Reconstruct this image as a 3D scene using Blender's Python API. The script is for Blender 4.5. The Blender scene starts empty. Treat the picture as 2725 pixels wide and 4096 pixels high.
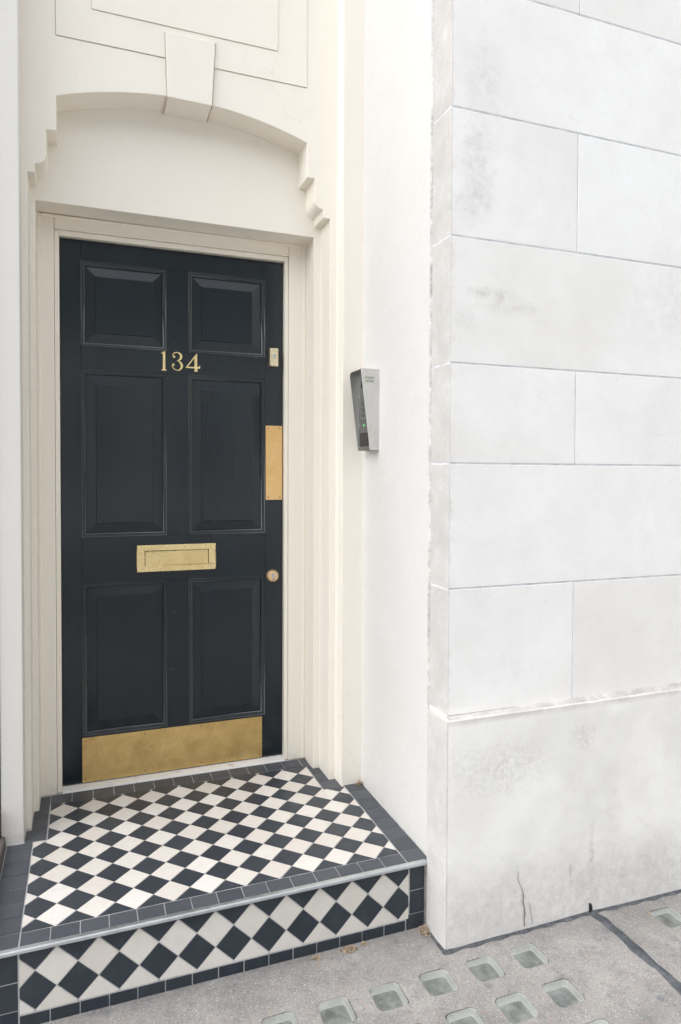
import bpy, bmesh, math, random
from mathutils import Matrix, Vector, noise as mnoise
random.seed(7)
sc = bpy.context.scene
COL = sc.collection
R = math.radians

# ------------------------------------------------------------------ camera
ZC = 1.1651                      # lens height above the top of the doorstep
yaw, pitch, roll = 0.35791, -0.02281, 0.00342
f = Vector((math.sin(yaw)*math.cos(pitch), math.cos(yaw)*math.cos(pitch), math.sin(pitch)))
r = Vector((math.cos(yaw), -math.sin(yaw), 0)); u = r.cross(f)
r2 = r*math.cos(roll) + u*math.sin(roll); u2 = r2.cross(f)
cd = bpy.data.cameras.new('camera'); cam = bpy.data.objects.new('camera', cd); COL.objects.link(cam)
cam.matrix_world = Matrix(((r2.x, u2.x, -f.x, 0), (r2.y, u2.y, -f.y, 0), (r2.z, u2.z, -f.z, ZC), (0, 0, 0, 1)))
cd.sensor_fit = 'VERTICAL'; cd.sensor_height = 36; cd.lens = 36*2731.8/4096
cd.shift_y = -86.4/4096; cd.clip_start = 0.02; cd.clip_end = 600
sc.camera = cam

# ------------------------------------------------------------------ light: bright overcast day
SUN_EL, SUN_AZ = 42, -92         # azimuth: degrees east of straight-out-of-the-wall
w = bpy.data.worlds.new('World'); sc.world = w; w.use_nodes = True
nt = w.node_tree; bg = nt.nodes['Background']
sky = nt.nodes.new('ShaderNodeTexSky'); sky.sky_type = 'NISHITA'; sky.sun_disc = False
sky.sun_elevation = R(SUN_EL); sky.sun_rotation = R(180 - SUN_AZ); sky.dust_density = 1.0; sky.air_density = 1.0; sky.ozone_density = 1.0
hs = nt.nodes.new('ShaderNodeHueSaturation'); hs.inputs['Saturation'].default_value = 0.15
nt.links.new(sky.outputs[0], hs.inputs['Color']); nt.links.new(hs.outputs[0], bg.inputs[0])
bg.inputs[1].default_value = 0.15
sd = bpy.data.lights.new('sun', 'SUN'); so = bpy.data.objects.new('sun', sd); COL.objects.link(so)
sd.energy = 0.55; sd.angle = R(75); sd.color = (1.0, 0.995, 0.99)
dirv = Vector((math.sin(R(SUN_AZ))*math.cos(R(SUN_EL)), -math.cos(R(SUN_AZ))*math.cos(R(SUN_EL)), math.sin(R(SUN_EL))))
so.rotation_euler = dirv.to_track_quat('Z', 'Y').to_euler(); so.location = dirv*20
vs = sc.view_settings; vs.view_transform = 'Standard'; vs.look = 'None'; vs.gamma = 1; vs.use_curve_mapping = False
vs.exposure = 1.74
sc.render.engine = 'CYCLES'
sc.cycles.use_denoising = True
sc.cycles.max_bounces = 12; sc.cycles.diffuse_bounces = 9; sc.cycles.glossy_bounces = 4
sc.cycles.sample_clamp_indirect = 6

# ------------------------------------------------------------------ materials
class Mat:
    def __init__(s, name, rough=.6, metal=0, coat=0, spec=.5):
        s.m = bpy.data.materials.new(name); s.m.use_nodes = True; s.t = s.m.node_tree
        s.b = s.t.nodes['Principled BSDF']; s.b.inputs['Roughness'].default_value = rough
        s.b.inputs['Metallic'].default_value = metal; s.b.inputs['Coat Weight'].default_value = coat
        s.b.inputs['Specular IOR Level'].default_value = spec
        s.co = s.t.nodes.new('ShaderNodeNewGeometry').outputs['Position']
    def n(s, k, **kw):
        x = s.t.nodes.new(k)
        for a, v in kw.items(): setattr(x, a, v)
        return x
    def put(s, sock, v):
        if hasattr(v, 'is_output'): s.t.links.new(v, sock)
        else: sock.default_value = v
    def scale(s, v):
        m = s.n('ShaderNodeVectorMath', operation='MULTIPLY'); s.put(m.inputs[0], s.co); m.inputs[1].default_value = v
        return m.outputs[0]
    def noise(s, sc_, det=4, rough=.55, vec=None, dist=0):
        x = s.n('ShaderNodeTexNoise'); s.put(x.inputs['Vector'], vec or s.co)
        x.inputs['Scale'].default_value = sc_; x.inputs['Detail'].default_value = det; x.inputs['Roughness'].default_value = rough
        x.inputs['Distortion'].default_value = dist
        return x.outputs['Fac']
    def voro(s, sc_, vec=None, feat='F1', out='Distance'):
        x = s.n('ShaderNodeTexVoronoi', feature=feat); s.put(x.inputs['Vector'], vec or s.co); x.inputs['Scale'].default_value = sc_
        return x.outputs[out]
    def ramp(s, v, *stops):
        x = s.n('ShaderNodeValToRGB'); s.put(x.inputs[0], v); e = x.color_ramp.elements
        while len(e) < len(stops): e.new(.5)
        for el, (p, c) in zip(e, stops):
            el.position = p; el.color = (c, c, c, 1) if not isinstance(c, tuple) else (*c, 1)
        return x.outputs[0]
    def mix(s, fac, a, b, mode='MIX'):
        x = s.n('ShaderNodeMix', data_type='RGBA', blend_type=mode)
        s.put(x.inputs[0], fac)
        for k, v in ((6, a), (7, b)): s.put(x.inputs[k], (*v, 1) if isinstance(v, tuple) and len(v) == 3 else v)
        return x.outputs[2]
    def math(s, op, a, b=0.0, c=None):
        x = s.n('ShaderNodeMath', operation=op); s.put(x.inputs[0], a); s.put(x.inputs[1], b)
        if c is not None: s.put(x.inputs[2], c)
        return x.outputs[0]
    def xyz(s):
        x = s.n('ShaderNodeSeparateXYZ'); s.put(x.inputs[0], s.co); return x.outputs
    def spot(s, c, rad, soft=.5, warp=.03, wsc=18):
        """mask 1 inside an uneven patch round point c with radii rad"""
        sub = s.n('ShaderNodeVectorMath', operation='SUBTRACT'); s.put(sub.inputs[0], s.co); sub.inputs[1].default_value = c
        dv = s.n('ShaderNodeVectorMath', operation='DIVIDE'); s.put(dv.inputs[0], sub.outputs[0]); dv.inputs[1].default_value = rad
        ln = s.n('ShaderNodeVectorMath', operation='LENGTH'); s.put(ln.inputs[0], dv.outputs[0])
        d = s.math('ADD', ln.outputs['Value'], s.math('MULTIPLY', s.math('SUBTRACT', s.noise(wsc, 5, .65), .5), warp*30))
        return s.ramp(d, (max(0, 1-soft), 1.0), (1.0, 0.0))
    def base(s, c): s.put(s.b.inputs['Base Color'], (*c, 1) if isinstance(c, tuple) else c); return s
    def rough(s, v): s.put(s.b.inputs['Roughness'], v); return s
    def bump(s, h, strength=.3, dist=.002, prev=None):
        x = s.n('ShaderNodeBump'); x.inputs['Strength'].default_value = strength; x.inputs['Distance'].default_value = dist
        s.put(x.inputs['Height'], h)
        if prev is not None: s.put(x.inputs['Normal'], prev)
        s.put(s.b.inputs['Normal'], x.outputs[0]); return x.outputs[0]
    def objrand(s): return s.n('ShaderNodeObjectInfo').outputs['Random']

def paint(name, col, dirty, rough=.42, wear=.14, bumpy=.35, crack=.2):
    M = Mat(name, rough)
    big = M.noise(2.2, 5, .6, M.scale((1, 1, .55)))
    c = M.mix(M.ramp(big, (.38, 0.0), (.72, wear)), col, dirty)
    fine = M.noise(26, 6, .7, M.scale((1, 1, .35)))
    c = M.mix(M.ramp(fine, (.60, 0.0), (.78, wear*1.2)), c, dirty)
    # small knocks and specks
    v = M.voro(34)
    vm = M.math('MULTIPLY', M.ramp(v, (.035, 1.0), (.075, 0.0)), M.ramp(M.noise(7, 2), (.62, 0.0), (.66, .5)))
    c = M.mix(vm, c, (.30, .26, .22))
    z = M.xyz()[2]
    low = M.math('MULTIPLY', M.ramp(z, (0.0, 1.0), (.045, 0.0)), M.ramp(M.noise(30, 6, .7), (.50, 0.0), (.72, .55)))
    c = M.mix(low, c, (.42, .39, .35))
    wv = M.n('ShaderNodeVectorMath', operation='ADD'); M.put(wv.inputs[0], M.scale((1, 1, .8)))
    nn = M.n('ShaderNodeTexNoise'); M.put(nn.inputs['Vector'], M.co); nn.inputs['Scale'].default_value = 5; nn.inputs['Detail'].default_value = 6
    sm = M.n('ShaderNodeVectorMath', operation='SCALE'); M.put(sm.inputs[0], nn.outputs['Color']); sm.inputs['Scale'].default_value = .35
    M.put(wv.inputs[1], sm.outputs[0])
    ck = M.math('MULTIPLY', M.ramp(M.voro(1.7, wv.outputs[0], 'DISTANCE_TO_EDGE'), (.0008, 1.0), (.0026, 0.0)), M.ramp(M.noise(3.1, 2), (.50, 0.0), (.56, crack)))
    c = M.mix(ck, c, (.45, .41, .36))
    M.base(c)
    b1 = M.bump(M.noise(9, 4, .5), .35*bumpy/.35, .006)
    b2 = M.bump(M.noise(160, 5, .7, M.scale((1, 1, .5))), bumpy, .0012, b1)
    M.bump(M.noise(45, 3, .6, M.scale((1, 1, .12))), .25, .0012, b2)
    return M.m
m_cream = paint('cream_masonry_paint', (.865, .82, .735), (.70, .64, .55))
m_pilaster = paint('pale_masonry_paint', (.74, .72, .675), (.60, .58, .54))
m_white = paint('white_wall_paint', (.65, .64, .618), (.57, .555, .53), .5, .30, .8)
m_frame = paint('cream_gloss_paint', (.88, .825, .73), (.72, .65, .555), .3, .08, .12, 0.0)

def stone(name, dark=0.0):
    M = Mat(name, .85, spec=.25)
    r = M.objrand()
    off = M.n('ShaderNodeVectorMath', operation='ADD'); M.put(off.inputs[0], M.co)
    cmb = M.n('ShaderNodeCombineXYZ'); M.put(cmb.inputs[0], M.math('MULTIPLY', r, 11.0)); M.put(cmb.inputs[2], M.math('MULTIPLY', r, 23.0))
    M.put(off.inputs[1], cmb.outputs[0]); v = off.outputs[0]
    a = M.noise(3.6, 12, .74, v, .2)
    c = M.mix(M.ramp(a, (.34, .8), (.60, 0.0)), (.93, .915, .885), (.83, .805, .77))
    b = M.noise(1.6, 6, .62, v)
    c = M.mix(M.ramp(b, (.50, 0.0), (.78, .30 + dark*.35)), c, (.58, .565, .555))
    cloud = M.noise(6, 12, .78, v, .3)
    c = M.mix(M.ramp(cloud, (.58, 0.0), (.78, .32 + dark*.25)), c, (.56, .54, .52))
    tint = M.noise(1.1, 3, .5, v)
    c = M.mix(M.ramp(tint, (.52, 0.0), (.72, .40)), c, (.70, .655, .60))
    bed = M.n('ShaderNodeVectorMath', operation='MULTIPLY'); M.put(bed.inputs[0], v); bed.inputs[1].default_value = (1.5, 1.5, 14)
    c = M.mix(M.ramp(M.noise(2.4, 7, .7, bed.outputs[0], .5), (.62, 0.0), (.80, .30)), c, (.52, .50, .48))
    # per-block tone
    c = M.mix(M.ramp(r, (.05, .32*(1-dark)), (.55, 0.0)), c, (.76, .735, .705))
    c = M.mix(M.math('MULTIPLY', r, .42-.3*dark), c, (.93, .93, .925))
    pits = M.math('MULTIPLY', M.ramp(M.voro(70, v), (.05, 1.0), (.13, 0.0)), M.ramp(M.noise(9, 3, .6, v), (.57, 0.0), (.64, .6)))
    c = M.mix(pits, c, (.30, .27, .25))
    sp = M.noise(190, 3, .8, v)
    c = M.mix(M.ramp(sp, (.60, 0.0), (.84, .4)), c, (.56, .54, .52))
    z = M.xyz()[2]
    if dark == 0:
        for cc, rr, k in (((1.09, 1.73, 2.30), (.10, .2, .16), .5), ((1.07, 1.73, 2.08), (.07, .2, .16), .75), ((1.06, 1.73, 1.95), (.09, .2, .08), .6),
                          ((1.12, 1.73, 1.695), (.10, .2, .025), .95), ((1.19, 1.73, 1.66), (.13, .2, .03), .6), ((1.03, 1.73, 1.62), (.05, .2, .05), .4), ((1.80, 1.73, 1.75), (.16, .2, .2), .4)):
            msk = M.math('MULTIPLY', M.spot(cc, rr, .8, .045), M.ramp(M.noise(34, 9, .8, v), (.36, 0.0), (.70, k*.8)))
            c = M.mix(msk, c, (.53, .505, .48))
        # return face: weathered, and darkened further to offset the strong side light
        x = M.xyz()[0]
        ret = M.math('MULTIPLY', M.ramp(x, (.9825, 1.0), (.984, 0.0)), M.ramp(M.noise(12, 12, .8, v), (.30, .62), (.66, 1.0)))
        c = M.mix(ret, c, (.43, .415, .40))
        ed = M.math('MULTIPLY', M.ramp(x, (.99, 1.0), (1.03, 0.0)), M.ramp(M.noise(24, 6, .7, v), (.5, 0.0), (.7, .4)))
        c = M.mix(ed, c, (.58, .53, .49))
    else:
        # rising damp and splashes along the foot of the plinth
        foot = M.math('MULTIPLY', M.ramp(M.math('ADD', z, M.math('MULTIPLY', M.noise(6, 6, .7), .22)), (-.12+.11, 1.0), (.16, 0.0)), M.ramp(M.noise(42, 12, .82), (.30, .1), (.70, .7)))
        c = M.mix(foot, c, (.43, .41, .385))
        for cc, rr, k in (((1.48, 1.70, -.02), (.015, .2, .12), .6), ((1.40, 1.70, -.06), (.008, .2, .05), .8), ((1.435, 1.70, .36), (.07, .2, .06), .5), ((1.15, 1.70, .30), (.25, .2, .10), .35)):
            msk = M.math('MULTIPLY', M.spot(cc, rr, .9, .05), M.ramp(M.noise(70, 6, .75, v), (.40, 0.0), (.60, k)))
            c = M.mix(msk, c, (.42, .40, .37))
        c = M.mix(M.math('MULTIPLY', M.spot((1.36, 1.70, .36), (.10, .2, .16), .8, .04), .55), c, (.86, .85, .83))
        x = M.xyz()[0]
        ret = M.math('MULTIPLY', M.ramp(x, (.9655, 1.0), (.967, 0.0)), M.ramp(M.noise(11, 12, .8, v), (.30, .62), (.66, 1.0)))  # plinth return: colour darkened where the side light overexposes it
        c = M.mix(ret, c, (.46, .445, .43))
        rim = M.math('MULTIPLY', M.ramp(z, (.440, 0.0), (.458, 1.0)), M.ramp(M.noise(12, 5, .6), (.35, .3), (.6, .9)))
        c = M.mix(rim, c, (.58, .53, .50))
    M.base(c)
    b0 = M.bump(M.noise(5, 3, .5, v), .5, .008)
    b1 = M.bump(M.noise(70, 8, .78, v), .5, .0022, b0)
    M.bump(M.noise(240, 4, .8, v), .6, .0010, b1)
    return M.m
m_stone = stone('portland_stone'); m_plinth = stone('weathered_plinth_stone', 1.0)

M = Mat('weathered_ledge', .9, spec=.2)
M.base(M.mix(M.ramp(M.noise(14, 8, .75), (.38, 0.0), (.62, 1.0)), (.68, .64, .61), (.44, .41, .39))); M.bump(M.noise(70, 6, .8), .7, .004); m_ledge = M.m
M = Mat('dirty_paint_joint', .8); M.base(M.mix(M.ramp(M.noise(30, 5, .7), (.4, 0.0), (.65, 1.0)), (.50, .45, .38), (.70, .64, .56))); m_paintdirt = M.m
M = Mat('caulk_grey', .7); M.base(M.mix(M.ramp(M.noise(22, 6, .75), (.38, 0.0), (.62, 1.0)), (.68, .66, .63), (.36, .34, .33))); m_caulk = M.m
M = Mat('crack_shadow', .9); M.base((.27, .25, .235)); m_crack = M.m
M = Mat('stone_mortar', .9, spec=.2)
M.base(M.mix(M.ramp(M.noise(18, 6, .7), (.4, 0.0), (.65, 1.0)), (.70, .71, .73), (.50, .51, .53))); M.bump(M.noise(90, 5), .5, .002); m_mortar = M.m

# door paint
M = Mat('black_blue_gloss_paint', .3, spec=.35, coat=.40)
M.b.inputs['Coat IOR'].default_value = 1.6; M.b.inputs['Coat Roughness'].default_value = .17
g = M.noise(60, 6, .7, M.scale((1, 1, .06)))
big = M.noise(4, 4, .6)
c = M.mix(M.ramp(big, (.4, 0.0), (.65, 1.0)), (.0020, .0075, .0125), (.0040, .0110, .0165))
sc1 = M.noise(22, 7, .8, M.scale((1, 1, .5)))
c = M.mix(M.ramp(sc1, (.74, 0.0), (.84, .15)), c, (.07, .085, .10))
lowm = M.math('MULTIPLY', M.ramp(M.xyz()[2], (.05, 1.0), (.5, 0.0)), M.ramp(M.noise(40, 7, .8), (.55, 0.0), (.75, .3)))
c = M.mix(lowm, c, (.035, .037, .038))
M.base(c)
M.rough(M.ramp(M.noise(5, 3, .5, M.scale((1, 1, .3))), (.3, .26), (.7, .33)))
b = M.bump(g, .38, .0007); b = M.bump(M.noise(3, 2), .10, .004, b); M.bump(M.noise(420, 2, .6), .18, .0004, b)
m_door = M.m
M = Mat('moulding_gloss_paint', .24, spec=.4, coat=.55); M.b.inputs['Coat IOR'].default_value = 1.6; M.b.inputs['Coat Roughness'].default_value = .10; M.base((.0045, .010, .0145)); M.bump(M.noise(90, 5, .7), .2, .0006); m_bead = M.m  # copy of the door paint, made glossier so the mouldings show bright highlights

def tilem(name, c0, c1, rough, spots):
    M = Mat(name, rough, spec=.45); r = M.objrand()
    c = M.mix(r, c0, c1)
    n = M.noise(30, 6, .7)
    c = M.mix(M.ramp(n, (.50, 0.0), (.78, .35)), c, spots)
    c = M.mix(M.math('MULTIPLY', M.ramp(M.voro(60), (.03, 1.0), (.08, 0.0)), M.ramp(M.noise(5, 2), (.58, 0.0), (.62, .5))), c, spots)
    M.base(c); M.rough(M.ramp(M.noise(14, 5, .7), (.3, rough-.09), (.7, rough+.12)))
    b = M.bump(M.noise(18, 3), .2, .002); M.bump(M.noise(300, 3, .7), .2, .0005, b); return M.m
m_tblack = tilem('black_tile', (.034, .041, .052), (.046, .053, .064), .42, (.085, .10, .115))
m_tborder = tilem('charcoal_tile', (.060, .067, .080), (.082, .089, .102), .5, (.11, .115, .12))
m_tcream = tilem('cream_tile', (.66, .61, .55), (.76, .72, .67), .45, (.50, .45, .40))
m_rblack = tilem('black_riser_tile', (.022, .030, .042), (.032, .041, .052), .38, (.075, .095, .11))
m_rcream = tilem('cream_riser_tile', (.66, .625, .565), (.72, .69, .64), .42, (.50, .46, .41))
M = Mat('tile_grout', .9, spec=.2)
M.base(M.mix(M.ramp(M.noise(14, 6, .7), (.35, 0.0), (.65, 1.0)), (.60, .59, .59), (.38, .37, .37))); M.bump(M.noise(200, 4), .4, .001); m_grout = M.m
M = Mat('aluminium', .5, .85)
M.base(M.mix(M.ramp(M.noise(16, 6, .75, M.scale((.6, 1, 1))), (.45, 0.0), (.75, 1.0)), (.66, .68, .70), (.46, .47, .49))); M.rough(M.ramp(M.noise(40, 5), (.3, .28), (.7, .5))); M.bump(M.noise(120, 4), .3, .001); m_alu = M.m

def brass(name, c0, c1, rough, verd=False, pol=False):
    M = Mat(name, rough, .72)
    n = M.noise(11, 8, .72, None, .4)
    c = M.mix(M.ramp(n, (.38, 0.0), (.66, 1.0)), c0, c1)
    sp = M.ramp(M.noise(85, 4, .7), (.64, 0.0), (.74, .7))
    c = M.mix(sp if not name.startswith('pol') else M.math('MULTIPLY', sp, .3), c, tuple(x*.45 for x in c1))
    c = M.mix(M.math('MULTIPLY', M.ramp(M.voro(40), (.03, 1.0), (.07, 0.0)), .25 if 'polish' in name else .6), c, (.16, .10, .05))
    if verd:
        v1 = M.spot((.655, 2.69, .06), (.035, .1, .11), .6, .05, 22); v2 = M.spot((.58, 2.69, .035), (.10, .1, .03), .8, .06, 30)
        vm = M.math('MULTIPLY', M.math('MAXIMUM', v1, v2), M.ramp(M.noise(75, 5, .8), (.55, 0.0), (.64, .7)))
        c = M.mix(vm, c, (.36, .52, .40)); M.put(M.b.inputs['Metallic'], M.math('SUBTRACT', .72, M.math('MULTIPLY', vm, .6)))
        c = M.mix(M.ramp(M.xyz()[0], (.44, 0.0), (.68, .35)), c, (.42, .27, .09))
    M.base(c); M.rough(M.ramp(M.noise(25, 6, .7), (.3, rough-.08), (.7, rough+.14)))
    M.bump(M.noise(140, 5, .8), .25, .0008); return M.m
m_kick = brass('aged_brass', (.80, .57, .24), (.58, .39, .15), .42, True)
m_push = brass('satin_brass', (.88, .60, .28), (.80, .52, .22), .40)
m_letter = brass('polished_brass', (.96, .78, .42), (.90, .70, .34), .26)
m_flap = brass('pitted_brass', (.95, .76, .40), (.78, .60, .28), .32)
m_num = brass('brass_numeral', (.95, .78, .42), (.86, .66, .30), .36)
m_lock = brass('pale_polished_brass', (.84, .76, .56), (.74, .64, .42), .13)
m_rose = brass('satin_gold', (.86, .62, .38), (.76, .52, .28), .36)
M = Mat('nickel', .2, 1); M.base((.72, .70, .66)); m_nickel = M.m
M = Mat('dark_void', .8); M.base((.01, .01, .01)); m_dark = M.m
M = Mat('screw_head', .5, 1); M.base((.32, .22, .10)); m_screw = M.m
M = Mat('stainless_steel', .36, 1)
M.base(M.mix(M.ramp(M.noise(14, 6, .75, M.scale((1, 1, .4))), (.52, 0.0), (.72, .6)), (.66, .655, .64), (.46, .42, .38)))
M.bump(M.noise(300, 3, .7, M.scale((1, 1, .03))), .25, .0004); m_steel = M.m
M = Mat('panel_steel', .5, .9); M.base((.30, .30, .30)); m_psteel = M.m
M = Mat('black_plastic', .35); M.base((.012, .013, .015)); m_plastic = M.m
M = Mat('ink', .7); M.base((.03, .028, .028)); m_ink = M.m
M = Mat('label_film', .3, .3); M.base((.56, .57, .52)); m_label = M.m
M = Mat('green_lamp', .4); M.base((.05, .5, .06)); M.b.inputs['Emission Color'].default_value = (.08, 1, .08, 1); M.b.inputs['Emission Strength'].default_value = .5; m_led = M.m

# pavement
M = Mat('concrete_pavement', .88, spec=.25)
a = M.noise(3.5, 8, .68, None, .5)
c = M.mix(M.ramp(a, (.36, 0.0), (.66, 1.0)), (.375, .357, .336), (.235, .226, .218))
c = M.mix(M.ramp(M.noise(15, 8, .75), (.50, 0.0), (.72, .75)), c, (.15, .15, .16))
c = M.mix(M.ramp(M.noise(1.3, 4), (.55, 0.0), (.7, .4)), c, (.42, .40, .38))
for scv, thr, lo in ((230, .40, .35), (120, .30, .55), (60, .17, .74)):
    x = M.n('ShaderNodeTexVoronoi'); M.put(x.inputs['Vector'], M.co); x.inputs['Scale'].default_value = scv
    msk = M.ramp(x.outputs['Distance'], (thr-.10, 1.0), (thr, 0.0))
    sepc = M.n('ShaderNodeSeparateColor'); M.put(sepc.inputs[0], x.outputs['Color'])
    keep = M.ramp(sepc.outputs[0], (lo, 0.0), (lo+.02, .72))
    gc = M.n('ShaderNodeValToRGB'); M.put(gc.inputs[0], sepc.outputs[1]); e = gc.color_ramp.elements
    for cl in ((.16, .16, .18), (.62, .60, .55), (.52, .33, .18), (.70, .68, .64), (.25, .22, .21), (.46, .20, .10)):
        pass
    cols = ((0, (.15, .15, .17)), (.25, (.46, .44, .40)), (.45, (.16, .155, .155)), (.62, (.54, .52, .49)), (.80, (.50, .36, .22)), (.92, (.45, .20, .10)))
    while len(e) < len(cols): e.new(.5)
    gc.color_ramp.interpolation = 'CONSTANT'
    for el, (p, cl) in zip(e, cols): el.position = p; el.color = (*cl, 1)
    c = M.mix(M.math('MULTIPLY', msk, keep), c, gc.outputs[0])
gum = M.math('MULTIPLY', M.ramp(M.math('ADD', M.voro(9), M.math('MULTIPLY', M.noise(60, 4), .08)), (.12, 1.0), (.17, 0.0)), M.ramp(M.noise(3.5, 2), (.46, 0.0), (.52, .6)))
c = M.mix(gum, c, (.17, .175, .19))
y = M.xyz()[1]; x_ = M.xyz()[0]
wet = M.math('MULTIPLY', M.ramp(y, (1.60, 0.0), (1.80, 1.0)), M.ramp(M.noise(5, 6, .7), (.35, .1), (.6, .6)))
c = M.mix(wet, c, (.33, .34, .37))
M.base(c)
b = M.bump(M.noise(4, 4), .4, .008); b = M.bump(M.noise(60, 8, .8), .6, .003, b); M.bump(M.noise(260, 4, .8), .6, .0012, b)
m_pave = M.m
M = Mat('tar', .75, spec=.35); M.base(M.mix(M.ramp(M.noise(30, 6, .7), (.4, 0.0), (.7, 1.0)), (.06, .065, .072), (.15, .155, .165))); M.bump(M.noise(80, 6, .8), .6, .003); m_tar = M.m
M = Mat('asphalt', .85); M.base(M.mix(M.noise(8, 6), (.14, .14, .14), (.18, .18, .18))); m_asph = M.m
M = Mat('lens_well', .5); M.base(M.mix(M.ramp(M.noise(30, 6, .7), (.4, 0.0), (.7, 1.0)), (.97, .97, .93), (.90, .91, .86))); m_well = M.m
M = Mat('lens_floor', .45)
M.base(M.mix(M.ramp(M.noise(16, 5, .65), (.36, 0.0), (.66, 1.0)), (.14, .15, .14), (.34, .36, .34))); m_wfloor = M.m
M = Mat('pavement_glass', .12); gl = M.n('ShaderNodeBsdfGlossy'); gl.inputs['Roughness'].default_value = .14
tr = M.n('ShaderNodeBsdfTransparent'); tr.inputs[0].default_value = (.985, .99, .98, 1)
df = M.n('ShaderNodeBsdfDiffuse'); df.inputs[0].default_value = (.70, .73, .69, 1)
fr = M.n('ShaderNodeFresnel'); fr.inputs[0].default_value = 1.5
mx = M.n('ShaderNodeMixShader'); M.put(mx.inputs[0], M.ramp(M.noise(26, 6, .7), (.35, .04), (.75, .34))); M.put(mx.inputs[1], tr.outputs[0]); M.put(mx.inputs[2], df.outputs[0])
mx2 = M.n('ShaderNodeMixShader'); M.put(mx2.inputs[0], fr.outputs[0]); M.put(mx2.inputs[1], mx.outputs[0]); M.put(mx2.inputs[2], gl.outputs[0])
M.t.links.new(mx2.outputs[0], M.t.nodes['Material Output'].inputs[0]); m_glass = M.m
M = Mat('dry_straw', .8); M.base(M.mix(M.objrand(), (.40, .24, .12), (.52, .36, .2))); m_straw = M.m
M = Mat('straw', .8); M.base(M.mix(M.noise(200, 2), (.28, .19, .12), (.56, .45, .33))); m_straw = M.m
M = Mat('dark_timber', .7); M.base(M.mix(M.noise(20, 6, .7), (.075, .065, .062), (.14, .12, .115))); m_timber = M.m
M = Mat('grey_shop_paint', .5); M.base((.42, .43, .46)); m_shop = M.m
M = Mat('pink_paint', .5); M.base((.62, .14, .32)); m_pink = M.m
M = Mat('chipped_white_paint', .5)
M.base(M.mix(M.ramp(M.noise(38, 7, .75, M.scale((.5, 1, 1))), (.60, 0.0), (.66, 1.0)), (.76, .75, .73), (.42, .32, .25))); M.bump(M.noise(60, 6, .8), .6, .003); m_chip = M.m
M = Mat('stucco', .7); M.base(M.mix(M.noise(2, 4), (.80, .80, .79), (.72, .72, .71))); m_stucco = M.m
M = Mat('dark_brick', .85); M.base(M.mix(M.noise(3, 6), (.075, .085, .065), (.05, .06, .05))); m_brick = M.m
M = Mat('dark_window', .1); M.base((.02, .025, .03)); m_win = M.m
M = Mat('leaf', .6); M.base(M.mix(M.noise(4, 3), (.035, .075, .02), (.07, .12, .035))); m_leaf = M.m
M = Mat('bark', .9); M.base((.09, .075, .06)); m_bark = M.m

# ------------------------------------------------------------------ builders
def mesh(name, bm, mat, parent=None, bevel=0, smooth=False, seg=2):
    bmesh.ops.recalc_face_normals(bm, faces=bm.faces)
    me = bpy.data.meshes.new(name); bm.to_mesh(me); bm.free()
    if mat: me.materials.append(mat)
    if smooth:
        for p in me.polygons: p.use_smooth = True
    o = bpy.data.objects.new(name, me); COL.objects.link(o)
    if parent: o.parent = parent
    if bevel:
        b = o.modifiers.new('bevel', 'BEVEL'); b.width = bevel; b.segments = seg; b.limit_method = 'ANGLE'; b.angle_limit = R(30)
        b.harden_normals = False
    return o
def thing(name, label, cat, group=None):
    o = bpy.data.objects.new(name, None); COL.objects.link(o); o.empty_display_size = .1
    o['label'] = label; o['category'] = cat
    if group: o['group'] = group
    return o
def tag(o, label=None, cat=None, group=None, kind=None):
    for k, v in (('label', label), ('category', cat), ('group', group), ('kind', kind)):
        if v: o[k] = v
    return o
def box(bm, x0, x1, y0, y1, z0, z1):
    v = [bm.verts.new((x, y, z)) for x in (x0, x1) for y in (y0, y1) for z in (z0, z1)]
    for q in ((0, 1, 3, 2), (4, 6, 7, 5), (0, 4, 5, 1), (2, 3, 7, 6), (0, 2, 6, 4), (1, 5, 7, 3)): bm.faces.new([v[i] for i in q])
    return v
def boxo(name, x0, x1, y0, y1, z0, z1, mat, parent=None, bevel=0, seg=2):
    bm = bmesh.new(); box(bm, x0, x1, y0, y1, z0, z1); return mesh(name, bm, mat, parent, bevel, seg=seg)
def prism(bm, pts, axis, a, b):
    """extrude a closed 2-D outline between a and b along axis ('y': pts are x,z; 'z': x,y; 'x': y,z)"""
    def P(p, t):
        return {'y': (p[0], t, p[1]), 'z': (p[0], p[1], t), 'x': (t, p[0], p[1])}[axis]
    A = [bm.verts.new(P(p, a)) for p in pts]; B = [bm.verts.new(P(p, b)) for p in pts]
    fs = [bm.faces.new(A), bm.faces.new(list(reversed(B)))]
    n = len(pts)
    for i in range(n): bm.faces.new((A[i], B[i], B[(i+1) % n], A[(i+1) % n]))
    return fs
def prismo(name, pts, axis, a, b, mat, parent=None, bevel=0, seg=2):
    bm = bmesh.new(); prism(bm, pts, axis, a, b); return mesh(name, bm, mat, parent, bevel, seg=seg)
def disc(bm, c, r, axis, d0, d1, r1=None, n=28):
    """solid of revolution piece: radius r at d0, r1 at d1 along axis"""
    r1 = r if r1 is None else r1; rings = []
    for d, rr in ((d0, r), (d1, r1)):
        L = []
        for i in range(n):
            a = 2*math.pi*i/n; p, q = rr*math.cos(a), rr*math.sin(a)
            L.append(bm.verts.new((c[0]+p, d, c[1]+q) if axis == 'y' else ((d, c[0]+p, c[1]+q) if axis == 'x' else (c[0]+p, c[1]+q, d))))
        rings.append(L)
    bm.faces.new(rings[0]); bm.faces.new(list(reversed(rings[1])))
    for i in range(n): bm.faces.new((rings[0][i], rings[1][i], rings[1][(i+1) % n], rings[0][(i+1) % n]))
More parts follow.
